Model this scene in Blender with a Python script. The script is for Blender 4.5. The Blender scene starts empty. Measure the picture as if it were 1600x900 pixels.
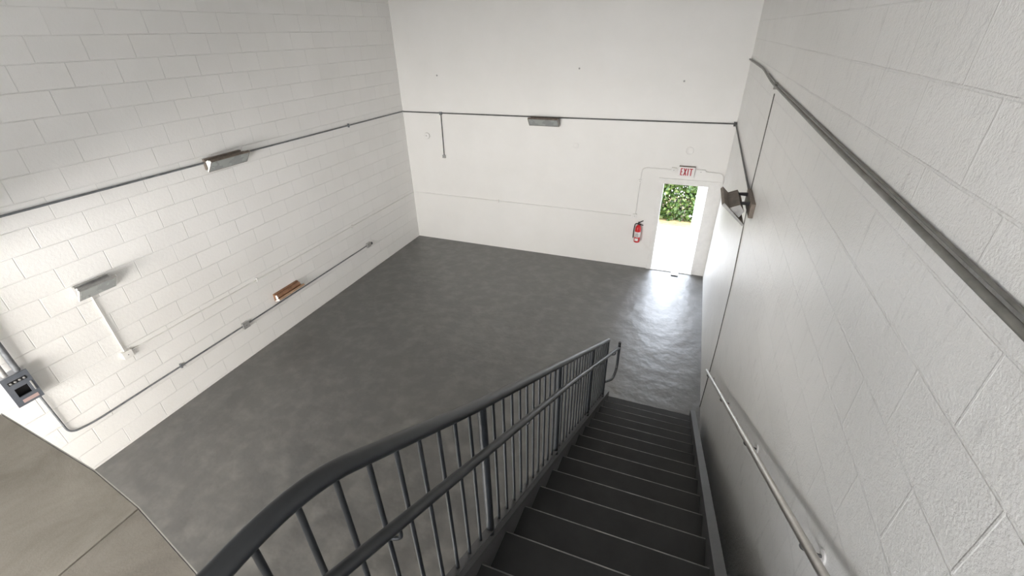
import bpy, bmesh, math, random
from mathutils import Vector, Matrix, Euler
random.seed(7)
SC = bpy.context.scene
COL = SC.collection
PI = math.pi
# ------------------------------------------------------------------ camera
W = 7.272                      # room width
cam_d = bpy.data.cameras.new('camera'); cam = bpy.data.objects.new('camera', cam_d); COL.objects.link(cam)
cam.location = (6.48026, -9.59043, 4.79539)
cam.rotation_euler = (1.0466449, 0.0195015, 0.3644269)
cam_d.sensor_width = 36; cam_d.lens = 692.731 / 1600 * 36
cam_d.clip_start = .02; cam_d.clip_end = 300
SC.camera = cam
# ------------------------------------------------------------------ light
SC.view_settings.view_transform = 'Standard'; SC.view_settings.look = 'None'
SC.view_settings.gamma = 1; SC.view_settings.use_curve_mapping = False
SC.view_settings.exposure = 0.13
world = bpy.data.worlds.new('sky'); SC.world = world; world.use_nodes = True
bg = world.node_tree.nodes['Background']
bg.inputs[0].default_value = (0.82, 0.89, 1.0, 1); bg.inputs[1].default_value = 10.0
sun_d = bpy.data.lights.new('sun', 'SUN'); sun = bpy.data.objects.new('sun', sun_d); COL.objects.link(sun)
sun_d.energy = 9; sun_d.angle = math.radians(1.0); sun_d.color = (1, .96, .9)
sun.rotation_euler = Euler((math.radians(38), math.radians(-28), 0))

def area(name, loc, rot, sx, sy, power, colr, portal=False):
    d = bpy.data.lights.new(name, 'AREA'); o = bpy.data.objects.new(name, d); COL.objects.link(o)
    d.shape = 'RECTANGLE'; d.size = sx; d.size_y = sy; d.energy = power; d.color = colr
    o.location = loc; o.rotation_euler = rot
    if portal: d.cycles.is_portal = True
    return o
# invented daylight by unseen rear openings: a shopfront under the mezzanine and one upstairs
REAR = -12.0
area('added_low_daylight', (2.2, REAR - .06, 2.1), (math.radians(90), 0, 0), 3.8, 1.35, 500, (1.0, .94, .85))
area('added_upper_daylight', (5.1, REAR - .06, 4.3), (math.radians(90), 0, 0), 3.0, 1.3, 98, (1.0, .95, .89))
area('door_daylight_portal', (6.58, .12, 1.02), (math.radians(-90), 0, 0), .9, 2.0, 1, (1, 1, 1), True)

# ------------------------------------------------------------------ helpers
def link(name, bm, mat, parent=None, smooth=False, angle=None):
    me = bpy.data.meshes.new(name)
    bmesh.ops.recalc_face_normals(bm, faces=bm.faces[:])
    bm.to_mesh(me); bm.free()
    if smooth:
        for p in me.polygons: p.use_smooth = True
        if angle is not None:
            try: me.set_sharp_from_angle(angle=math.radians(angle))
            except Exception: pass
    o = bpy.data.objects.new(name, me); COL.objects.link(o)
    if mat: me.materials.append(mat)
    if parent:
        o.parent = parent
        o.location = -parent_world(parent)
    return o
def parent_world(p):
    v = Vector(p.location)
    while p.parent: p = p.parent; v = v + Vector(p.location)
    return v
def thing(name, label, cat, loc=(0, 0, 0), group=None):
    o = bpy.data.objects.new(name, None); COL.objects.link(o); o.location = loc
    o['label'] = label; o['category'] = cat
    if group: o['group'] = group
    o.empty_display_size = .1
    return o
def tag(o, label, cat, group=None):
    o['label'] = label; o['category'] = cat
    if group: o['group'] = group
    return o
def struct(o): o['kind'] = 'structure'; return o
def box(bm, x0, x1, y0, y1, z0, z1, bevel=0):
    vs = [bm.verts.new(c) for c in ((x0,y0,z0),(x1,y0,z0),(x1,y1,z0),(x0,y1,z0),(x0,y0,z1),(x1,y0,z1),(x1,y1,z1),(x0,y1,z1))]
    fs = [bm.faces.new([vs[i] for i in f]) for f in ((0,3,2,1),(4,5,6,7),(0,1,5,4),(1,2,6,5),(2,3,7,6),(3,0,4,7))]
    if bevel:
        es = list({e for f in fs for e in f.edges})
        bmesh.ops.bevel(bm, geom=es, offset=bevel, segments=2, profile=.5, affect='EDGES')
    return bm
def B(*a, **k): return box(bmesh.new(), *a, **k)
def prism(bm, poly, axis, a, b):
    """extrude a 2-D outline (two coordinates other than axis) from a to b"""
    def P(u, v, w):
        return {0: (w, u, v), 1: (u, w, v), 2: (u, v, w)}[axis]
    A = [bm.verts.new(P(u, v, a)) for u, v in poly]; C_ = [bm.verts.new(P(u, v, b)) for u, v in poly]
    n = len(poly)
    bm.faces.new(A); bm.faces.new(C_[::-1])
    for i in range(n): bm.faces.new((A[i], C_[i], C_[(i+1) % n], A[(i+1) % n]))
    return bm
def fillet(pts, r, n=8):
    pts = [Vector(p) for p in pts]; out = [pts[0]]
    for i in range(1, len(pts)-1):
        a, b, c = pts[i-1], pts[i], pts[i+1]
        d1 = (a-b); d2 = (c-b); rr = min(r, d1.length*.49, d2.length*.49)
        p1 = b + d1.normalized()*rr; p2 = b + d2.normalized()*rr
        for k in range(n+1):
            t = k/n; out.append((1-t)**2*p1 + 2*t*(1-t)*b + t*t*p2)
    out.append(pts[-1]); return out
def tube(bm, pts, r, seg=12, caps=True, flat=None):
    pts = [Vector(p) for p in pts]; rings = []
    t0 = (pts[1]-pts[0]).normalized()
    up = Vector((0, 0, 1)) if abs(t0.z) < .9 else Vector((1, 0, 0))
    n = (up - t0*up.dot(t0)).normalized()
    for i, p in enumerate(pts):
        if i == 0: t = t0
        elif i == len(pts)-1: t = (pts[i]-pts[i-1]).normalized()
        else: t = ((pts[i+1]-p).normalized() + (p-pts[i-1]).normalized()).normalized()
        n = (n - t*n.dot(t)).normalized(); b = t.cross(n)
        rings.append([bm.verts.new(p + (n*math.cos(2*PI*k/seg) + b*math.sin(2*PI*k/seg))*r) for k in range(seg)])
    for i in range(len(rings)-1):
        for k in range(seg):
            bm.faces.new((rings[i][k], rings[i][(k+1) % seg], rings[i+1][(k+1) % seg], rings[i+1][k]))
    if caps: bm.faces.new(rings[0][::-1]); bm.faces.new(rings[-1])
    return bm
def T(pts, r, seg=12): return tube(bmesh.new(), pts, r, seg)
def lathe(bm, prof, c, axis='z', seg=24):
    rings = []
    for r, h in prof:
        ring = []
        for k in range(seg):
            a = 2*PI*k/seg
            if axis == 'z': v = (c[0]+r*math.cos(a), c[1]+r*math.sin(a), c[2]+h)
            elif axis == 'y': v = (c[0]+r*math.cos(a), c[1]+h, c[2]+r*math.sin(a))
            else: v = (c[0]+h, c[1]+r*math.cos(a), c[2]+r*math.sin(a))
            ring.append(bm.verts.new(v))
        rings.append(ring)
    for i in range(len(rings)-1):
        for k in range(seg):
            bm.faces.new((rings[i][k], rings[i][(k+1) % seg], rings[i+1][(k+1) % seg], rings[i+1][k]))
    bm.faces.new(rings[0][::-1]); bm.faces.new(rings[-1])
    return bm
# ------------------------------------------------------------------ materials
def mat(name, col, rough=.5, metal=0.0, spec=.5):
    m = bpy.data.materials.new(name); m.use_nodes = True
    b = m.node_tree.nodes['Principled BSDF']
    b.inputs['Base Color'].default_value = (*col, 1); b.inputs['Roughness'].default_value = rough
    b.inputs['Metallic'].default_value = metal; b.inputs['Specular IOR Level'].default_value = spec
    return m
def N(m, t, **k):
    n = m.node_tree.nodes.new(t)
    for a, v in k.items(): setattr(n, a, v)
    return n
def L(m, a, b): m.node_tree.links.new(a, b)
def noise(m, scale, detail=4, rough=.55, vec=None, dist=0):
    n = N(m, 'ShaderNodeTexNoise'); n.inputs['Scale'].default_value = scale
    n.inputs['Detail'].default_value = detail; n.inputs['Roughness'].default_value = rough
    n.inputs['Distortion'].default_value = dist
    if vec: L(m, vec, n.inputs['Vector'])
    return n
def ramp(m, src, stops):
    r = N(m, 'ShaderNodeValToRGB'); e = r.color_ramp.elements
    e[0].position, e[0].color = stops[0][0], (*stops[0][1], 1)
    e[1].position, e[1].color = stops[-1][0], (*stops[-1][1], 1)
    for p, c in stops[1:-1]:
        x = e.new(p); x.color = (*c, 1)
    L(m, src, r.inputs[0]); return r
def mixc(m, fac, a, b, blend='MIX'):
    n = N(m, 'ShaderNodeMix', data_type='RGBA', blend_type=blend)
    for s, v in ((n.inputs[0], fac), (n.inputs[6], a), (n.inputs[7], b)):
        if hasattr(v, 'is_linked') or hasattr(v, 'links'): L(m, v, s)
        elif isinstance(v, (int, float)): s.default_value = v
        else: s.default_value = (*v, 1)
    return n.outputs[2]
def math_(m, op, a, b=0.0):
    n = N(m, 'ShaderNodeMath', operation=op)
    for s, v in ((n.inputs[0], a), (n.inputs[1], b)):
        if isinstance(v, (int, float)): s.default_value = v
        else: L(m, v, s)
    return n.outputs[0]
def bump(m, h, strength, dist, prev=None):
    n = N(m, 'ShaderNodeBump'); n.inputs['Strength'].default_value = strength; n.inputs['Distance'].default_value = dist
    L(m, h, n.inputs['Height'])
    if prev: L(m, prev, n.inputs['Normal'])
    return n.outputs[0]
def bsdf(m): return m.node_tree.nodes['Principled BSDF']
def mottle(name, c0, c1, scale, r0, r1, metal=0, bs=0, bscale=80, detail=5):
    m = mat(name, c0, r0, metal); tc = N(m, 'ShaderNodeTexCoord').outputs['Object']
    n = noise(m, scale, detail, .6, tc)
    L(m, ramp(m, n.outputs[0], [(.35, c0), (.68, c1)]).outputs[0], bsdf(m).inputs['Base Color'])
    L(m, math_(m, 'MULTIPLY_ADD', n.outputs[0], r1-r0), bsdf(m).inputs['Roughness'])
    m.node_tree.nodes[-1].inputs[2].default_value = r0
    if bs:
        L(m, bump(m, noise(m, bscale, 3, .6, tc).outputs[0], bs, .002), bsdf(m).inputs['Normal'])
    return m

def block_wall(name, y_off, z_off, rough_s, mort, base=(.87, .86, .84), marks=False, rgh=.45):
    m = mat(name, base, rgh); tc = N(m, 'ShaderNodeTexCoord').outputs['Object']
    sep = N(m, 'ShaderNodeSeparateXYZ'); L(m, tc, sep.inputs[0])
    wob = noise(m, 3.0, 2, .5, tc)
    wz = math_(m, 'MULTIPLY', math_(m, 'SUBTRACT', wob.outputs[0], .5), .010)
    cmb = N(m, 'ShaderNodeCombineXYZ')
    L(m, math_(m, 'ADD', math_(m, 'ADD', sep.outputs[1], y_off), wz), cmb.inputs[0])
    L(m, math_(m, 'ADD', math_(m, 'ADD', sep.outputs[2], z_off), wz), cmb.inputs[1])
    br = N(m, 'ShaderNodeTexBrick'); L(m, cmb.outputs[0], br.inputs['Vector'])
    br.inputs['Scale'].default_value = 1; br.inputs['Brick Width'].default_value = .508; br.inputs['Row Height'].default_value = .254
    br.inputs['Mortar Size'].default_value = mort; br.inputs['Mortar Smooth'].default_value = .6
    br.inputs['Color1'].default_value = (.97, .97, .97, 1); br.inputs['Color2'].default_value = (1, 1, 1, 1)
    br.inputs['Mortar'].default_value = (.95, .95, .95, 1)
    big = noise(m, .9, 4, .6, tc)
    tint = ramp(m, big.outputs[0], [(.3, (base[0]*.95, base[1]*.95, base[2]*.945)), (.7, base)])
    c = mixc(m, 1.0, tint.outputs[0], br.outputs['Color'], 'MULTIPLY')
    if marks:   # dark scuffs, drawn out downwards
        mp = N(m, 'ShaderNodeMapping'); mp.inputs['Scale'].default_value = (1, 7, 1.6); L(m, tc, mp.inputs[0])
        sc = noise(m, 3.2, 6, .75, mp.outputs[0])
        f = ramp(m, sc.outputs[0], [(.575, (0, 0, 0)), (.66, (.32, .32, .32))])
        c = mixc(m, f.outputs[0], c, (.42, .41, .40))
    pit = noise(m, 55, 2, .5, tc)
    f2 = ramp(m, pit.outputs[0], [(.77, (0, 0, 0)), (.80, (.5, .5, .5))])
    c = mixc(m, f2.outputs[0], c, (.5, .49, .47))
    L(m, c, bsdf(m).inputs['Base Color'])
    # mortar strength varies: some joints are filled by paint, some show
    var = noise(m, 1.7, 3, .6, tc)
    amp = ramp(m, var.outputs[0], [(.35, (.2, .2, .2)), (.62, (1, 1, 1))])
    h = math_(m, 'MULTIPLY', br.outputs['Fac'], amp.outputs[0])
    b1 = bump(m, h, rough_s[2], .009 if marks else -.010)
    n1 = noise(m, 26, 4, .6, tc); n2 = noise(m, 95, 3, .6, tc)
    b2 = bump(m, n1.outputs[0], rough_s[0], .01, b1)
    b3 = bump(m, n2.outputs[0], rough_s[1], .004, b2)
    L(m, b3, bsdf(m).inputs['Normal'])
    return m
M = {}
M['wall_left'] = block_wall('painted_block_left', .18, -.033, (.25, .32, .7), .007, base=(.87, .86, .842))
M['wall_right'] = block_wall('painted_block_right', .26, -.043, (.4, .8, .45), .007, base=(.80, .79, .77), marks=True, rgh=.36)
bsdf(M['wall_right']).inputs['IOR'].default_value = 1.75
m = mat('painted_plaster', (.85, .845, .825), .5); tc = N(m, 'ShaderNodeTexCoord').outputs['Object']
L(m, ramp(m, noise(m, 1.1, 5, .6, tc).outputs[0], [(.3, (.765, .755, .73)), (.7, (.805, .795, .775))]).outputs[0], bsdf(m).inputs['Base Color'])
L(m, bump(m, noise(m, 5, 5, .6, tc).outputs[0], .12, .02), bsdf(m).inputs['Normal'])
M['plaster'] = m
M['deck'] = mottle('grey_ceiling_deck', (.62, .61, .58), (.68, .67, .64), 2, .6, .7)
# floor: worn dark grey paint, a saw-cut joint parallel to the far wall
m = mat('grey_floor_paint', (.08, .08, .08), .4); tc = N(m, 'ShaderNodeTexCoord').outputs['Object']
n1 = noise(m, .7, 6, .62, tc, .6); n2 = noise(m, 4, 6, .6, tc); n3 = noise(m, 42, 4, .6, tc)
c = ramp(m, n1.outputs[0], [(.3, (.012, .0115, .011)), (.7, (.038, .0355, .032))]).outputs[0]
c = mixc(m, ramp(m, n2.outputs[0], [(.45, (0, 0, 0)), (.7, (.5, .5, .5))]).outputs[0], c, (.13, .125, .115))
c = mixc(m, ramp(m, n3.outputs[0], [(.72, (0, 0, 0)), (.78, (.55, .55, .55))]).outputs[0], c, (.19, .18, .165))
sep = N(m, 'ShaderNodeSeparateXYZ'); L(m, tc, sep.inputs[0])
jy = math_(m, 'ADD', sep.outputs[1], math_(m, 'ADD', math_(m, 'MULTIPLY', sep.outputs[0], .042), .46+.04))
jm = math_(m, 'LESS_THAN', math_(m, 'ABSOLUTE', jy), .012)
c = mixc(m, jm, c, (.02, .02, .02))
L(m, c, bsdf(m).inputs['Base Color'])
L(m, ramp(m, n2.outputs[0], [(.3, (.41, .41, .41)), (.7, (.45, .45, .45))]).outputs[0], bsdf(m).inputs['Roughness'])
b1 = bump(m, noise(m, 3.4, 3, .5, tc).outputs[0], .55, .035)
b2 = bump(m, n3.outputs[0], .12, .004, b1); L(m, b2, bsdf(m).inputs['Normal'])
bsdf(m).inputs['IOR'].default_value = 2.5
M['floor'] = m
def concrete(name, a, b, bmp=.35):
    m = mat(name, a, .8); tc = N(m, 'ShaderNodeTexCoord').outputs['Object']
    n1 = noise(m, 2.6, 8, .68, tc, .5); n2 = noise(m, 120, 3, .6, tc)
    c = ramp(m, n1.outputs[0], [(.36, a), (.62, b)]).outputs[0]
    c = mixc(m, ramp(m, n2.outputs[0], [(.66, (0, 0, 0)), (.8, (.35, .35, .35))]).outputs[0], c, (.10, .09, .08))
    L(m, c, bsdf(m).inputs['Base Color'])
    L(m, bump(m, n2.outputs[0], bmp, .003, bump(m, n1.outputs[0], .3, .01)), bsdf(m).inputs['Normal'])
    return m
M['slab'] = concrete('bare_concrete', (.25, .222, .18), (.35, .315, .262))
M['slab2'] = concrete('bare_concrete_darker_pour', (.215, .19, .155), (.30, .268, .222))
M['slab_edge'] = mat('concrete_edge', (.42, .40, .36), .7)
M['rail'] = mottle('dark_rail_paint', (.017, .020, .024), (.026, .029, .033), 9, .32, .42, bs=.1, bscale=60)
bsdf(M['rail']).inputs['IOR'].default_value = 1.55
M['stringer'] = mottle('grey_stringer_paint', (.075, .075, .078), (.11, .11, .112), 7, .35, .5)
M['tread'] = mottle('charcoal_step_paint', (.014, .0145, .0155), (.024, .0245, .0255), 6, .38, .55, bs=.15, bscale=90)
M['nosing'] = mottle('worn_nosing_paint', (.16, .16, .16), (.36, .35, .33), 9, .35, .5)
M['steel'] = mottle('brushed_rail_steel', (.52, .50, .47), (.64, .62, .59), 12, .28, .42, metal=.85)
M['conduit'] = mottle('grey_conduit', (.16, .17, .185), (.25, .26, .275), 14, .35, .5, metal=.4)
M['conduit_dark'] = mottle('dark_conduit', (.07, .07, .072), (.12, .12, .12), 14, .4, .55, metal=.2)
M['big_conduit'] = mottle('dusty_grey_conduit', (.17, .165, .15), (.29, .28, .255), 8, .35, .55, metal=.35)
M['white'] = mottle('white_fitting_paint', (.74, .73, .71), (.80, .79, .77), 8, .35, .5)
M['white_bright'] = mat('white_enamel', (.85, .85, .84), .35)
M['grey_box'] = mottle('galvanised_box', (.34, .34, .34), (.46, .45, .44), 20, .35, .5, metal=.4)
M['bronze'] = mottle('weathered_bronze_housing', (.13, .105, .085), (.22, .18, .15), 15, .45, .6)
M['rust'] = mottle('rusty_brown_housing', (.17, .085, .045), (.30, .16, .09), 12, .5, .65)
M['rust_light'] = mottle('tan_rusty_tray', (.34, .21, .13), (.46, .30, .19), 10, .5, .65)
M['lens'] = mottle('dusty_grey_lens', (.30, .315, .31), (.36, .375, .365), 4, .2, .35)
M['black'] = mat('black_plastic', (.012, .012, .013), .45)
M['dark_metal'] = mat('dark_metal', (.03, .03, .032), .4, .3)
M['seal'] = mottle('dark_joint_sealant', (.10, .098, .093), (.18, .175, .165), 20, .6, .8)
M['panel'] = mottle('slate_grey_panel', (.085, .095, .115), (.12, .13, .15), 10, .35, .5)
M['panel_side'] = mottle('pale_panel_side', (.45, .47, .52), (.55, .57, .62), 10, .4, .5)
M['red'] = mat('extinguisher_red', (.55, .012, .016), .28)
M['red_letter'] = mat('exit_letter_red', (.42, .01, .025), .4)
M['sign_white'] = mat('exit_sign_face', (.80, .78, .77), .4)
M['pale_sheet'] = mat('label_paper', (.72, .70, .68), .6)
M['pink'] = mat('faded_label', (.42, .30, .28), .6)
M['pave'] = mottle('pale_pavement', (.72, .70, .67), (.82, .80, .77), 3, .7, .85, bs=.2, bscale=50)
M['mulch'] = mottle('mulch_and_dry_grass', (.28, .17, .09), (.40, .36, .16), 5, .8, .9, bs=.8, bscale=40)
M['stem'] = mat('hedge_stem', (.10, .07, .04), .8)
m = mat('hedge_leaf', (.12, .24, .04), .42); oi = N(m, 'ShaderNodeTexCoord').outputs['Object']
L(m, ramp(m, noise(m, 9, 3, .6, oi).outputs[0], [(.34, (.018, .045, .006)), (.5, (.062, .11, .018)), (.66, (.17, .19, .06))]).outputs[0], bsdf(m).inputs['Base Color'])
try:
    bsdf(m).inputs['Transmission Weight'].default_value = 0
    bsdf(m).inputs['Subsurface Weight'].default_value = 0
except Exception: pass
M['leaf'] = m

# ------------------------------------------------------------------ room shell
HC = 6.3; DX0, DX1, DH = 6.12, 7.035, 2.03
bm = bmesh.new(); box(bm, -.2, W+.2, REAR-.2, .0, -.2, 0); struct(link('floor', bm, M['floor']))
struct(link('wall_left', B(-.2, 0, REAR-.2, .2, 0, HC), M['wall_left']))
struct(link('wall_right', B(W, W+.2, REAR-.2, .2, 0, HC), M['wall_right']))
bm = bmesh.new()      # far wall with the doorway cut out
box(bm, 0, DX0, 0, .2, 0, HC); box(bm, DX1, W, 0, .2, 0, HC); box(bm, DX0, DX1, 0, .2, DH, HC)
struct(link('wall_back', bm, M['plaster']))
struct(link('ceiling', B(-.2, W+.2, REAR-.2, .2, HC, HC+.2), M['deck']))
bm = bmesh.new()      # unseen rear wall with invented shopfront and upper window openings
SF = (.3, 4.1, 1.42, 2.78); UW = (3.6, 6.6, 3.65, 4.95)
box(bm, 0, SF[0], REAR-.2, REAR, 0, SF[3]); box(bm, SF[1], W, REAR-.2, REAR, 0, SF[3]); box(bm, SF[0], SF[1], REAR-.2, REAR, 0, SF[2])
box(bm, 0, W, REAR-.2, REAR, SF[3], UW[2]); box(bm, 0, UW[0], REAR-.2, REAR, UW[2], UW[3]); box(bm, UW[1], W, REAR-.2, REAR, UW[2], UW[3])
box(bm, 0, W, REAR-.2, REAR, UW[3], HC)
struct(link('wall_rear', bm, M['plaster']))
for i, (a, b, c, d) in enumerate((SF, UW)):
    bm = bmesh.new(); f = .05
    box(bm, a, b, REAR-.04, REAR+.01, c, c+f); box(bm, a, b, REAR-.04, REAR+.01, d-f, d)
    for k in range(5):
        x = a + (b-a-f)*k/4; box(bm, x, x+f, REAR-.04, REAR+.01, c+f, d-f)
    struct(link('added_window_%d' % (i+1), bm, M['dark_metal']))  # frames of the invented rear openings
struct(link('wall_light_block', B(5.78, 5.88, REAR, -9.46, 0, 2.84), M['plaster']))  # added unseen partition that blocks light below the landing
# mezzanine slab: two pours meeting at a joint, edge running from the left wall to the stair head
SZ = 3.0
edgeL = [(0, -8.75), (3.132, -8.948), (4.065, -9.007), (4.466, -9.062)]
edgeR = [(4.472, -9.064), (4.982, -9.172), (5.80, -9.335), (5.80, -9.375), (W, -9.375)]
bm = bmesh.new(); prism(bm, edgeL + [(4.463, REAR), (0, REAR)], 2, SZ-.16, SZ)
struct(link('mezzanine_floor', bm, M['slab']))
bm = bmesh.new(); prism(bm, edgeR + [(W, REAR), (4.4655, REAR)], 2, SZ-.16, SZ-.003)
struct(link('mezzanine_floor', bm, M['slab2']))
bm = bmesh.new()
E_ = [(3.132, -8.945), (4.065, -9.004), (4.469, -9.060), (4.982, -9.169), (5.80, -9.332)]
for (a, b) in zip(E_, E_[1:]):
    prism(bm, [a, b, (b[0], b[1]+.0045), (a[0], a[1]+.0045)], 2, SZ-.05, SZ+.001)
struct(link('trim_1', bm, M['slab_edge']))
# sealed movement joint running down the right wall
JP = [(-3.72, 4.16), (-3.80, 3.1), (-3.93, 2.73), (-4.19, 2.0), (-4.28, 1.17), (-4.26, .6), (-4.22, 0.0)]
bm = bmesh.new(); tube(bm, [(W-.002, y, z) for y, z in JP], .008, 8); struct(link('trim_2', bm, M['seal'], None, True))

# ------------------------------------------------------------------ door
bm = bmesh.new()
box(bm, DX0-.085, DX0, -.022, 0, 0, DH+.085); box(bm, DX0, DX1, -.022, 0, DH, DH+.085); box(bm, DX1, DX1+.085, -.022, 0, .06, DH+.085)
box(bm, DX0, DX0+.03, -.01, .2, 0, DH); box(bm, DX1-.03, DX1, -.01, .2, 0, DH); box(bm, DX0+.03, DX1-.03, -.01, .2, DH-.03, DH)
struct(link('trim_3', bm, M['white']))
bm = B(DX1+.085, W, -.018, 0, .06, DH+.085); struct(link('trim_4', bm, M['white']))
bm = B(DX0, DX1, -.03, .23, 0, .02, bevel=.006); struct(link('trim_5', bm, M['white_bright']))
# leaf swung outwards
leaf = bpy.data.objects.new('door_1', None); COL.objects.link(leaf); leaf.location = (DX1-.03, .20, .025); struct(leaf)
leaf.rotation_euler = (0, 0, math.radians(100))
def part(name, bm, m_, parent, smooth=False, angle=None):
    o = link(name, bm, m_, None, smooth, angle); o.parent = parent; return o
part('door_leaf', B(0, .86, -.045, 0, 0, 1.98, bevel=.004), M['white_bright'], leaf)
h = part('door_handle', lathe(bmesh.new(), [(.028, 0), (.028, .01), (.012, .012), (.012, .05), (.026, .055), (.028, .075), (.018, .088)], (.79, 0, .98), 'y', 16), M['grey_box'], leaf, True, 40)
part('door_handle', lathe(bmesh.new(), [(.018, -.133), (.028, -.12), (.026, -.10), (.012, -.095), (.012, -.057), (.028, -.055), (.028, -.045)], (.79, 0, .98), 'y', 16), M['grey_box'], leaf, True, 40)
for z in (.22, 1.0, 1.75):
    part('hinge', lathe(bmesh.new(), [(.008, -.05), (.008, .05)], (-.004, .004, z), 'z', 8), M['grey_box'], leaf, True, 40)
bm = bmesh.new(); box(bm, DX1-.036, DX1-.03, .05, .075, .93, 1.03)
struct(link('trim_6', bm, M['grey_box']))

# ------------------------------------------------------------------ outside
struct(link('ground', B(-20, 30, .2, 40, -.12, -.02), M['pave']))
bm = B(-4, 14, 2.9, 5.4, -.02, .03, bevel=.012); struct(link('planting_bed', bm, M['mulch']))
hd = thing('hedge', 'sunlit green leafy hedge seen through the open exit door', 'hedge', (6.5, 3.9, .03))
bm = bmesh.new()
rnd = random.Random(3)
for k in range(9000):
    x = rnd.uniform(4.6, 8.4); 
    y = 3.15 + abs(rnd.gauss(0, .32)); z = rnd.uniform(.05, 1.25)
    if rnd.random() < .4: y = rnd.uniform(3.2, 4.6); z = 1.15 + rnd.gauss(0, .08)
    l = rnd.uniform(.07, .15); w = l*rnd.uniform(.28, .42)
    R_ = Euler((rnd.uniform(-1.2, .5), rnd.uniform(-.8, .8), rnd.uniform(0, 2*PI))).to_matrix()
    p = Vector((x, y, z))
    c = [Vector(v) for v in ((0, 0, 0), (w, l*.35, .012), (w*.75, l*.75, 0), (0, l, -.02), (-w*.75, l*.75, 0), (-w, l*.35, .012))]
    vs = [bm.verts.new(p + R_ @ q) for q in c]
    bm.faces.new((vs[0], vs[1], vs[2], vs[3])); bm.faces.new((vs[0], vs[3], vs[4], vs[5]))
o = link('foliage', bm, M['leaf'], hd)
bm = bmesh.new()
for k in range(46):
    x = 4.7 + k*.08; y = 3.4 + rnd.uniform(-.1, .9)
    tube(bm, [(x, y, .0), (x+rnd.uniform(-.06, .06), y+rnd.uniform(-.1, .1), .6), (x+rnd.uniform(-.15, .15), y+rnd.uniform(-.2, .2), 1.15)], .009, 6)
link('stem', bm, M['stem'], hd)
bm = bmesh.new()
vs = [bm.verts.new(v) for v in ((6.56, 1.95, -.012), (6.60, 1.86, .005), (6.66, 1.70, 0), (6.68, 1.55, -.014), (6.62, 1.66, -.012), (6.57, 1.82, -.015))]
bm.faces.new(vs); g = bmesh.ops.extrude_face_region(bm, geom=bm.faces[:])
for v in g['geom']:
    if isinstance(v, bmesh.types.BMVert): v.co.z += .004
tag(link('fallen_leaf', bm, M['bronze']), 'small dark fallen leaf on the bright pavement outside', 'leaf')
bm = B(6.60, 6.75, -.20, .02, .021, .0235)  # thin pale sheet laid across the sill
tag(link('white_strip', bm, M['pale_sheet']), 'small white strip lying across the door threshold', 'pale_sheet')

# ------------------------------------------------------------------ staircase
Y0, TR, RI, XL, XR, DB = -4.6336, .29717, .17625, 5.9906, 7.1099, -.01068
NS = 17
def nz(y): return RI + (Y0-y)*RI/TR                # height of the nosing line
def sx(x, y): return x + DB/TR*(Y0-y)              # the flight runs a little out of square with the wall
YT = Y0 - (NS-1)*TR
st = thing('staircase', 'charcoal painted steel staircase descending along the right wall', 'staircase', (6.5, Y0, 0))
def flight_box(bm, xa, xb, ya, yb, hfun0, hfun1):
    """bar following the flight: x range xa..xb, heights from hfun0(y) to hfun1(y)"""
    vs = []
    for y in (ya, yb):
        for (x, hh) in ((xa, hfun0), (xb, hfun0), (xb, hfun1), (xa, hfun1)):
            vs.append(bm.verts.new((sx(x, y), y, hh(y))))
    for f in ((0, 1, 2, 3), (7, 6, 5, 4), (0, 4, 5, 1), (1, 5, 6, 2), (2, 6, 7, 3), (3, 7, 4, 0)):
        bm.faces.new([vs[i] for i in f])
for i in range(NS-1):
    y = Y0 - i*TR; z = RI*(i+1)
    bm = bmesh.new()
    vs = []
    def sheet(ya, za, yb, zb, th):
        a = [(sx(XL, ya), ya, za), (sx(XR, ya), ya, za), (sx(XR, yb), yb, zb), (sx(XL, yb), yb, zb)]
        dy, dz = th
        b = [(p[0], p[1]+dy, p[2]+dz) for p in a]
        va = [bm.verts.new(p) for p in a]; vb = [bm.verts.new(p) for p in b]
        bm.faces.new(va[::-1]); bm.faces.new(vb)
        for k in range(4): bm.faces.new((va[k], va[(k+1) % 4], vb[(k+1) % 4], vb[k]))
    sheet(y-.004, z, y-TR-.014, z, (0, -.006))      # tread plate
    o = link('tread', bm, M['tread'], st)
    bm = bmesh.new(); sheet(y-.012, z-.008, y-.018, z-RI+.0, (-.004, 0)); link('riser', bm, M['tread'], st)
    bm = bmesh.new(); tube(bm, [(sx(XL, y)+.002, y-.003, z-.004), (sx(XR, y)-.002, y-.003, z-.004)], .0055, 8)
    nso = link('nosing', bm, M['nosing'], o, True)
    nso.location = (0, 0, 0)
# stringers: channel with a top flange
for side, xa, xb, fl in (('l', XL-.008, XL, (XL-.055, XL)), ('r', XR, XR+.008, (XR, XR+.062))):
    bm = bmesh.new()
    ya, yb = Y0+.06, YT-.02
    lo = lambda y: max(0.0, nz(y)-.24); hi = lambda y: max(.10, nz(y)+.075)
    ys = [ya, Y0+.02] + [Y0-.25*k for k in range(1, 19)] + [yb]
    ys = [v for v in ys if v >= yb]
    for a, b in zip(ys, ys[1:]):
        flight_box(bm, xa, xb, a, b, lo, hi)
        flight_box(bm, fl[0], fl[1], a, b, lambda y: hi(y), lambda y: hi(y)+.008)
    bmesh.ops.remove_doubles(bm, verts=bm.verts[:], dist=.0005)
    link('stringer', bm, M['stringer'], st)

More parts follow.
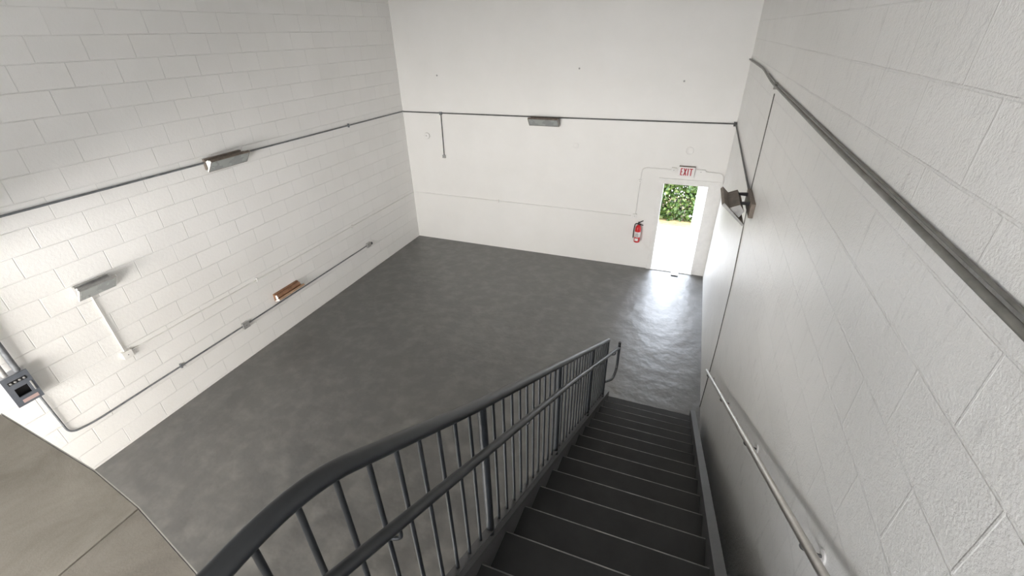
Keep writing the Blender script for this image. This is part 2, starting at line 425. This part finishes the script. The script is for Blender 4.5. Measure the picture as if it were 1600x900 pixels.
bm = bmesh.new()      # added unseen wall below the stringer, stops light leaking up the gap
A_ = [(Y0-.6, .002), (Y0-.6, nz(Y0-.6)-.27), (-9.46, 2.80), (-9.46, .002)]
va = [bm.verts.new((sx(XL, y)-.05, y, z)) for y, z in A_]; vb = [bm.verts.new((sx(XL, y)-.012, y, z)) for y, z in A_]
bm.faces.new(va); bm.faces.new(vb[::-1])
for k in range(4): bm.faces.new((va[k], va[(k+1) % 4], vb[(k+1) % 4], vb[k]))
struct(link('wall_light_block', bm, M['plaster']))
# ------------------------------------------------------------------ stair railing
RO = .03; RX = XL - RO
rl = thing('stair_railing', 'dark grey steel railing with balusters along the open side of the stairs', 'railing', (5.9, Y0, 0))
HR = 1.035
YE = -4.99; YB = -9.02
def rp(y, h, x=RX): return (sx(x, y), y, nz(y)+h)
top_end_z = 3.93
pts = [rp(YE, HR+.0), rp(-8.4, HR-.0), (sx(RX, -9.2), -9.17, 3.93), (5.79, -9.75, 3.95), (5.79, -10.6, 3.95)]
link('top_rail', tube(bmesh.new(), fillet(pts, .16, 10), .026, 16), M['rail'], rl, True, 60)
def top_z(y):
    if y > -8.4: return nz(y)+HR
    t = (-8.4-y)/(9.17-8.4)
    return (1-t)*(nz(-8.4)+HR) + t*3.93 if y > -9.17 else 3.94
bm = bmesh.new(); flight_box(bm, RX-.02, RX+.02, YE-.02, YT, lambda y: nz(y)+.118, lambda y: nz(y)+.128)
link('bottom_rail', bm, M['stringer'], rl)
posts = [-4.99, -5.95, -7.14, -8.33]
for i, y in enumerate(posts):
    r = .019
    po = link('post', tube(bmesh.new(), [(sx(RX, y), y, nz(y)+.05), (sx(RX, y), y, top_z(y)-.01)], .021, 14), M['rail'], rl, True, 60)
ally = []
for a, b in zip(posts, posts[1:] + [-9.52]):
    n = round((a-b)/.113); ally += [a - (a-b)*k/n for k in range(1, n)]
for y in ally + [-9.52, -9.63, -9.75]:
    zb = nz(y)+.12 if y > -9.35 else SZ+.12
    xx = sx(RX, y) if y > -9.2 else 5.79
    link('baluster', tube(bmesh.new(), [(xx, y, zb), (xx, y, top_z(y)-.01)], .0085, 10), M['rail'], rl, True, 60)
link('bottom_rail', B(5.77, 5.81, -10.6, -9.37, SZ+.115, SZ+.128), M['stringer'], rl)
# handrail on brackets, returned to the bottom post
HX = XL + .045
def hp(y, h): return (sx(HX, y), y, nz(y)+h)
HH0, HH1 = .86, .80
pts = [(sx(HX, -4.42), -4.42, .93), hp(-4.62, .83), hp(-7.0, .87), hp(-9.05, .80), (sx(HX, -9.9), -9.9, 4.0)]
pts = [hp(-4.42, .86), hp(-7.0, .865), hp(-9.2, .80), (sx(HX, -9.6), -9.6, 3.90)]
hr = link('handrail', tube(bmesh.new(), fillet(pts, .1, 6), .019, 14), M['rail'], rl, True, 60)
ret = [(sx(HX, -4.41), -4.41, 1.0), (sx(HX, -4.41), -4.41, .53), (sx(HX-.01, -4.62), -4.62, .50), (sx(RX+.01, -4.98), -4.98, .73)]
link('return_bar', tube(bmesh.new(), fillet(ret, .12, 8), .019, 14), M['rail'], rl, True, 60)
for y in (-4.75, -5.6, -6.75, -7.95, -9.0):
    a = Vector(hp(y, .845)); a = Vector((a.x, a.y, nz(y)+(.86 if y > -8.5 else .81)-.02))
    b = Vector((sx(RX+.018, y), y-.03, a.z-.05))
    bk = link('bracket', tube(bmesh.new(), fillet([a, a+Vector((0, 0, -.055)), (b.x+.015, y-.01, a.z-.06), b], .02, 5), .0065, 8), M['rail'], rl, True, 60)

# wall handrail
wh = thing('wall_handrail', 'brushed steel handrail fixed on brackets to the right wall beside the stairs', 'handrail', (W-.09, -4.6, .95))
rr = [(W-.09, -4.60, .97), (W-.09, -6.02, 1.762), (W-.09, -7.64, 2.665), (W-.09, -9.3, 3.60), (W-.09, -9.9, 3.93)]
link('rail', tube(bmesh.new(), rr, .019, 16), M['steel'], wh, True, 60)
for y in (-4.75, -5.9, -7.05, -8.2):
    z = .97 + (-4.6-y)*.5605
    br_ = link('bracket', tube(bmesh.new(), fillet([(W-.09, y, z-.012), (W-.09, y, z-.06), (W-.0, y, z-.075)], .03, 6), .007, 8), M['conduit_dark'], wh, True, 60)
    link('mounting_plate', lathe(bmesh.new(), [(.03, -.008), (.03, 0)], (W, y, z-.075), 'x', 16), M['white'], br_).location = (0, 0, 0)

# ------------------------------------------------------------------ wall lights
def wall_light(name, label, origin, ang, length, tip, housing, face, endm, arms=False, tilt=38, Ln=.20, c0=None):
    """local frame: +X out of the wall, Y along the wall, Z up; origin on the wall at the fixture's centre"""
    t = thing(name, label, 'wall light', origin, 'light fixtures on the walls')
    t.rotation_euler = (0, 0, ang); h = length/2
    o_ = tip - .19
    def P(nm, bm, mm, par=None, **k):
        o = link(nm, bm, mm, None, **k); o.parent = par or t; return o
    P('back_plate', B(0, .045, -h+.02, h-.02, -.075, .085, bevel=.004), housing)
    # ballast housing: a trapezoid between plate and lens
    poly = [(.045+o_, .05), (.10+o_, .075), (.125+o_, .03), (.085+o_, -.055), (.05+o_, -.06)]
    if arms:    # ribbed housing riding on the back of the lens tray
        ax_ = Vector((math.sin(math.radians(tilt)), 0, math.cos(math.radians(tilt)))); nb = Vector((-ax_.z, 0, ax_.x))
        q = [c0+ax_*Ln*.28+nb*.03, c0+ax_*Ln*.34+nb*.11, c0+ax_*Ln*.60+nb*.13, c0+ax_*Ln*.74+nb*.03]
        poly = [(v.x, v.z) for v in q]
    P('ballast_housing', prism(bmesh.new(), poly, 1, -h+.03, h-.03), housing)
    # lens frame: shallow tray tilted face-down
    ax = Vector((math.sin(math.radians(tilt)), 0, math.cos(math.radians(tilt))))   # from bottom edge to outer top edge
    nx = Vector((ax.z, 0, -ax.x))
    c0 = c0 or Vector((.075+o_, 0, -.095)); th = .035
    a = c0; b = c0 + ax*Ln; c = b - nx*th; d = c0 - nx*th*.6
    f = P('lens_frame', prism(bmesh.new(), [(p.x, p.z) for p in (a, b, c, d)], 1, -h, h), face if face is M['rust_light'] else housing)
    e = .012
    a2 = a+ax*e+nx*.003; b2 = b-ax*e+nx*.003; c2 = b-ax*e-nx*.004; d2 = a+ax*e-nx*.004
    P('lens', prism(bmesh.new(), [(p.x, p.z) for p in (a2, b2, c2, d2)], 1, -h+e, h-e), face, f)
    for s in (-1, 1):
        y0, y1 = (s*h, s*(h+.004))
        poly2 = [(p.x, p.z) for p in (a, b, c)] + [(.10+o_, .06), (.045+o_, .05), (.05+o_, -.06), (d.x, d.z)]
        P('end_cap', prism(bmesh.new(), [(p.x, p.z) for p in (a, b, c, d)], 1, min(y0, y1), max(y0, y1)), endm, f)
        P('housing_end', prism(bmesh.new(), poly, 1, *(sorted((s*(h-.03), s*(h-.026))))), endm)
    if arms:
        for s in (-1, 1):
            P('arm', prism(bmesh.new(), [(.045, .07), (.15, .06), (.15, .035), (.045, .03)], 1, s*h*.55-.012, s*h*.55+.012), M['dark_metal'])
    return t
wall_light('wall_light', 'bronze and grey floodlight on the left wall, on the upper conduit', (0, -4.87, 3.215), 0, .66, .20, M['bronze'], M['lens'], M['white_bright'])
wall_light('wall_light', 'small grey floodlight on the left wall above the vertical white conduit', (0, -7.06, 2.22), 0, .40, .17, M['grey_box'], M['lens'], M['white_bright'])
wall_light('wall_light', 'grey floodlight in the middle of the far wall on the long conduit', (3.55, 0, 3.13), -PI/2, .66, .20, M['bronze'], M['lens'], M['grey_box'])
wall_light('wall_light', 'brown floodlight held out on dark arms from the right wall', (W, -4.10, 3.05), PI, .62, .33, M['bronze'], M['lens'], M['grey_box'], True, 49, .33, Vector((.085, 0, -.165)))
wall_light('wall_light', 'short rusty brown fixture low on the left wall just above the floor conduit', (0, -4.52, .74), 0, .60, .17, M['rust'], M['rust_light'], M['white_bright'], False, 68, .12, Vector((.055, 0, -.045)))

# ------------------------------------------------------------------ conduits and boxes
def conduit(label, pts, r, m_, clips=(), fil=.06, group=None):
    t = thing('conduit', label, 'conduit', pts[0], group)
    link('pipe', tube(bmesh.new(), fillet(pts, fil, 6), r, 12), m_, t, True, 60)
    for (x, y, z, ax) in clips:
        bm = bmesh.new(); w_ = .03
        if ax == 'left': box(bm, 0, r*2+.006, y-.012, y+.012, z-r-w_, z+r+w_) if False else box(bm, 0.0, .02+r, y-.01, y+.01, z-r-.022, z+r+.022)
        elif ax == 'back': box(bm, x-.01, x+.01, -.02-r, 0, z-r-.022, z+r+.022)
        elif ax == 'right': box(bm, W-.02-r, W, y-.01, y+.01, z-r-.022, z+r+.022)
        elif ax == 'backv': box(bm, x-r-.022, x+r+.022, -.02-r, 0, z-.01, z+.01)
        link('clip', bm, m_, t)
    return t
conduit('long grey conduit running high along the left block wall', [(.02, -11.9, 3.27), (.02, -7.46, 3.258), (.02, -5.2, 3.245), (.02, -.02, 3.205)], .0125, M['conduit'], [(0, y, 3.205-(y)*.0075, 'left') for y in (-2, -8.6)])
conduit('long dark conduit running across the far wall', [(.03, -.02, 3.20), (3.55, -.02, 3.205), (W-.03, -.02, 3.228)], .0125, M['conduit_dark'])
conduit('dark conduit on the right wall from the far corner to the brown floodlight', [(W-.02, -.03, 3.23), (W-.02, -1.8, 3.17), (W-.02, -3.78, 3.10)], .0125, M['conduit_dark'])
conduit('short dark conduit dropping from the far wall conduit', [(1.035, -.02, 3.19), (1.02, -.02, 2.25)], .011, M['conduit_dark'])
conduit('thin white conduit low across the far wall ending beside the extinguisher', [(.03, -.015, 1.24), (5.56, -.015, 1.229)], .009, M['white'], [(2.4, 0, 1.236, 'back')])
conduit('white conduit low along the left wall from the switch box to the corner', [(.015, -7.03, 1.228), (.015, -.03, 1.235)], .010, M['white'], [(0, -2.5, 1.23, 'left'), (0, -5.0, 1.23, 'left')])
conduit('vertical white conduit between floodlight and switch box on the left wall', [(.02, -7.125, 2.14), (.02, -7.115, 1.27)], .010, M['white'])
conduit('grey conduit from the slate grey panel bending along the bottom of the left wall', [(.035, -8.02, 1.33), (.025, -8.0, .66), (.02, -7.75, .617), (.02, -5.53, .612)], .012, M['conduit'], [(0, -6.6, .615, 'left')], .1)
conduit('straight grey conduit at the bottom of the left wall under the rusty fixture', [(.02, -5.42, .612), (.02, -2.16, .634)], .012, M['conduit'])
conduit('white conduit rising from the box by the extinguisher and arching to the exit sign', [(5.655, -.015, 1.27), (5.675, -.015, 2.30), (6.26, -.015, 2.30)], .010, M['white'], [(5.665, 0, 2.0, 'backv')], .12)
conduit('short white conduit from the exit sign curving down beside the corner', [(6.90, -.015, 2.30), (W-.03, -.015, 2.29), (W-.022, -.015, 2.10)], .010, M['white'], (), .09)
conduit('large dusty grey conduit running high along the right block wall', [(W-.024, -.02, 4.30), (W-.024, -2.35, 4.31), (W-.024, -3.5, 4.245), (W-.024, -6.5, 4.205), (W-.024, -11.9, 4.17)], .012, M['big_conduit'], [(0, -3.75, 4.24, 'right')], .25)
conduit('added thin pipe above the large right wall conduit, standing in for its lit edge', [(W-.010, -2.9, 4.293), (W-.010, -3.6, 4.266), (W-.010, -6.5, 4.227), (W-.010, -11.9, 4.192)], .006, M['big_conduit'], (), .2)  # added pipe imitating the lit edge of the large conduit
conduit('dark vertical conduit rising from the top of the slate grey panel', [(.085, -8.055, 1.72), (.085, -8.06, 5.5)], .030, M['conduit'])
conduit('pale vertical conduit rising from the panel, left of the dark one', [(.085, -8.16, 1.72), (.085, -8.165, 5.5)], .026, M['grey_box'])

def jbox(label, x0, x1, y0, y1, z0, z1, m_, out, group=None):
    c = ((x0+x1)/2, (y0+y1)/2, z0)
    t = thing('junction_box', label, 'junction box', c, group)
    link('body', B(x0, x1, y0, y1, z0, z1, bevel=.003), m_, t)
    e = .006
    if out == 'x': bm = B(x1, x1+.004, y0-e*.5, y1+e*.5, z0-e*.5, z1+e*.5); p = (x1+.004, (y0+y1)/2, (z0+z1)/2); ax = 'x'; sg = 1
    elif out == '-x': bm = B(x0-.004, x0, y0-e*.5, y1+e*.5, z0-e*.5, z1+e*.5); p = (x0-.004, (y0+y1)/2, (z0+z1)/2); ax = 'x'; sg = -1
    else: bm = B(x0-e*.5, x1+e*.5, y0-.004, y0, z0-e*.5, z1+e*.5); p = ((x0+x1)/2, y0-.004, (z0+z1)/2); ax = 'y'; sg = -1
    cv = link('cover', bm, m_, t)
    k = link('screw', lathe(bmesh.new(), [(.006, 0), (.006, sg*.003)], p, ax, 10), M['dark_metal'], cv); k.location = (0, 0, 0)
    return t
jbox('white switch box where two white conduits meet on the left wall', 0, .05, -7.16, -7.05, 1.165, 1.265, M['white'], 'x')
jbox('grey box on the low conduit left of the rusty fixture', 0, .05, -5.53, -5.42, .565, .665, M['grey_box'], 'x')
t = thing('socket_box', 'grey socket box with a dark plug at the far end of the low conduit', 'socket', (0, -2.1, .6))
link('body', B(0, .05, -2.17, -2.05, .585, .685, bevel=.003), M['grey_box'], t)
link('plug', lathe(bmesh.new(), [(.03, 0), (.034, .03), (.028, .05)], (.03, -2.05, .635), 'y', 14), M['conduit_dark'], t, True, 40)
jbox('tiny white box at the foot of the short dark conduit', .985, 1.055, -.04, 0, 2.18, 2.25, M['grey_box'], '-y')
jbox('small white box beside the fire extinguisher on the far wall', 5.60, 5.69, -.04, 0, 1.19, 1.28, M['white'], '-y')
jbox('small white coupling box halfway up the white conduit left of the door', 5.635, 5.70, -.03, 0, 1.98, 2.04, M['white'], '-y')
jbox('small white box just left of the exit sign', 6.255, 6.35, -.045, 0, 2.255, 2.345, M['white'], '-y')
jbox('long white box just right of the exit sign', 6.73, 6.90, -.045, 0, 2.26, 2.34, M['white'], '-y')
jbox('small dark corner box joining the far wall conduit and right wall conduit', W-.05, W, -.06, 0, 3.19, 3.26, M['conduit_dark'], '-x')
jbox('small grey tee box on the far wall conduit above the drop', 1.005, 1.065, -.035, 0, 3.165, 3.225, M['conduit'], '-y')
# electrical panel
X1, PY0, PY1, PZ0, PZ1 = .14, -8.225, -8.010, 1.355, 1.715
t = thing('electrical_panel', 'slate grey electrical panel with a row of knobs on the left wall', 'electrical panel', (0, (PY0+PY1)/2, PZ0))
bm = bmesh.new()     # hollow body: back, four sides
box(bm, 0, .02, PY0, PY1, PZ0, PZ1); box(bm, .02, X1-.01, PY0, PY0+.01, PZ0, PZ1); box(bm, .02, X1-.01, PY1-.01, PY1, PZ0, PZ1)
box(bm, .02, X1-.01, PY0+.01, PY1-.01, PZ0, PZ0+.01); box(bm, .02, X1-.01, PY0+.01, PY1-.01, PZ1-.01, PZ1)
link('body', bm, M['panel_side'], t)
bm = bmesh.new(); e = .006
ry0, ry1, rz0, rz1 = PY0+.045, PY1-.055, 1.455, 1.565
box(bm, X1-.01, X1+.006, PY0-e, PY1+e, PZ0-e, rz0); box(bm, X1-.01, X1+.006, PY0-e, PY1+e, rz1, PZ1+e)
box(bm, X1-.01, X1+.006, PY0-e, ry0, rz0, rz1); box(bm, X1-.01, X1+.006, ry1, PY1+e, rz0, rz1)
fr = link('front_cover', bm, M['panel'], t)
link('recess', B(.055, .075, PY0+.01, PY1-.01, PZ0+.05, PZ1-.05), M['black'], t)
link('knob_strip', B(X1+.006, X1+.009, PY0+.03, PY1-.03, 1.625, 1.665), M['black'], t)
for k in range(4):
    y = PY0+.05 + k*(PY1-PY0-.1)/3
    link('knob', lathe(bmesh.new(), [(.011, 0), (.010, .010), (.006, .012)], (X1+.009, y, 1.645), 'x', 14), M['grey_box'], t, True, 40)
link('lever', B(X1+.006, X1+.018, PY1-.032, PY1-.018, 1.46, 1.58, bevel=.003), M['grey_box'], t)
link('warning_label', B(X1+.006, X1+.008, PY0+.05, PY1-.03, 1.375, 1.415), M['pink'], t)
# extinguisher
ex = thing('fire_extinguisher', 'red fire extinguisher hanging on the far wall left of the door', 'fire extinguisher', (5.76, -.085, .66))
cx, cy = 5.76, -.09
link('cylinder', lathe(bmesh.new(), [(.05, 0), (.062, .006), (.065, .03), (.065, .31), (.058, .35), (.04, .385), (.02, .40), (.018, .42)], (cx, cy, .66), 'z', 28), M['red'], ex, True, 50)
def arcband(r, z0, z1, a0, a1, n=14):
    bm = bmesh.new(); q = []
    for k in range(n+1):
        a = a0+(a1-a0)*k/n
        q.append((bm.verts.new((cx+r*math.cos(a), cy+r*math.sin(a), z0)), bm.verts.new((cx+r*math.cos(a), cy+r*math.sin(a), z1))))
    for a, b in zip(q, q[1:]): bm.faces.new((a[0], b[0], b[1], a[1]))
    return bm
link('label', arcband(.0662, .79, .915, -PI*.93, -PI*.05), M['pale_sheet'], ex, True)
link('label', arcband(.0662, .705, .765, -PI*.72, -PI*.36), M['pale_sheet'], ex, True)
bm = bmesh.new()
for q in range(4):
    box(bm, cx-.040, cx+.030-.012*(q % 2), cy-.0688, cy-.066, .815+q*.02, .821+q*.02)
link('printed_lines', bm, M['conduit_dark'], ex)
link('valve', lathe(bmesh.new(), [(.018, 0), (.020, .02), (.016, .05), (.010, .055)], (cx, cy, 1.07), 'z', 14), M['dark_metal'], ex, True, 40)
bm = bmesh.new(); prism(bm, [(cx-.02, 1.10), (cx+.10, 1.075), (cx+.10, 1.06), (cx-.02, 1.085)], 1, cy-.012, cy+.012)
prism(bm, [(cx-.02, 1.13), (cx+.02, 1.14), (cx+.085, 1.175), (cx+.09, 1.163), (cx+.02, 1.122)], 1, cy-.012, cy+.012)
link('handle', bm, M['black'], ex)
link('hose', tube(bmesh.new(), fillet([(cx-.01, cy-.01, 1.10), (cx-.075, cy-.015, 1.09), (cx-.088, cy-.02, .95), (cx-.086, cy-.02, .76)], .06, 6), .011, 10), M['black'], ex, True, 60)
link('wall_bracket', B(cx-.03, cx+.03, -.027, 0, .85, 1.05), M['dark_metal'], ex)
# exit sign
sg = thing('exit_sign', 'white sign with red EXIT lettering above the open door', 'sign', (6.545, -.03, 2.19))
sx0, sx1, sz0, sz1 = 6.40, 6.70, 2.185, 2.385
link('sign_box', B(sx0, sx1, -.065, 0, sz0, sz1, bevel=.006), M['sign_white'], sg)
link('top_cap', B(sx0-.004, sx1+.004, -.069, 0, sz1-.001, sz1+.008), M['bronze'], sg)
bm = bmesh.new(); ya, yb = -.068, -.065; lz0, lz1 = 2.215, 2.358; lw = .019
def bar(p, q, w_):
    p = Vector(p); q = Vector(q); d = (q-p).normalized(); n = Vector((-d.y, d.x))*w_/2
    prism(bm, [tuple(p+n), tuple(p-n), tuple(q-n), tuple(q+n)], 1, ya, yb)
x = 6.432
box(bm, x, x+lw, ya, yb, lz0, lz1); box(bm, x+lw, x+.046, ya, yb, lz0, lz0+.015); box(bm, x+lw, x+.046, ya, yb, lz1-.015, lz1); box(bm, x+lw, x+.040, ya, yb, 2.279, 2.294)
x = 6.492; bar((x+.006, lz0), (x+.050, lz1), .020); bar((x+.050, lz0), (x+.006, lz1), .020)
box(bm, 6.565, 6.565+lw, ya, yb, lz0, lz1)
box(bm, 6.622, 6.622+lw, ya, yb, lz0, lz1-.015); box(bm, 6.598, 6.662, ya, yb, lz1-.015, lz1)
link('lettering', bm, M['red_letter'], sg)
# plates and marks on the far wall
t = thing('round_wall_plate', 'round white plate with a keyhole near the left end of the far wall', 'wall plate', (.60, 0, 2.62))
link('plate', lathe(bmesh.new(), [(.068, 0), (.075, -.02), (.068, -.034), (.03, -.026)], (.60, 0, 2.675), 'y', 28), M['white'], t, True, 40)
link('keyhole', lathe(bmesh.new(), [(.010, -.026), (.008, -.029)], (.585, 0, 2.675), 'y', 10), M['dark_metal'], t)
for (x, z, r, lb) in ((6.54, 2.69, .078, 'painted-over round blank plate above the exit sign'), (4.25, 2.655, .06, 'faint painted-over round blank right of the central floodlight')):
    bm = bmesh.new(); lathe(bm, [(r, 0), (r, -.005), (r-.008, -.008), (r-.016, -.005), (.01, -.005)], (x, 0, z), 'y', 32)
    tag(link('blank_plate', bm, M['white'], None, True, 30), lb, 'wall plate')
for (x, z, lb) in ((1.017, 3.986, 'small dark anchor high on the far wall, leftmost of three'), (4.235, 4.141, 'small dark anchor high on the far wall, middle of three'), (6.228, 3.938, 'small dark anchor high on the far wall, rightmost of three')):
    tag(link('wall_anchor', lathe(bmesh.new(), [(.016, 0), (.018, -.008), (.009, -.02)], (x, 0, z), 'y', 10), M['grey_box']), lb, 'wall anchor', 'anchors high on the far wall')
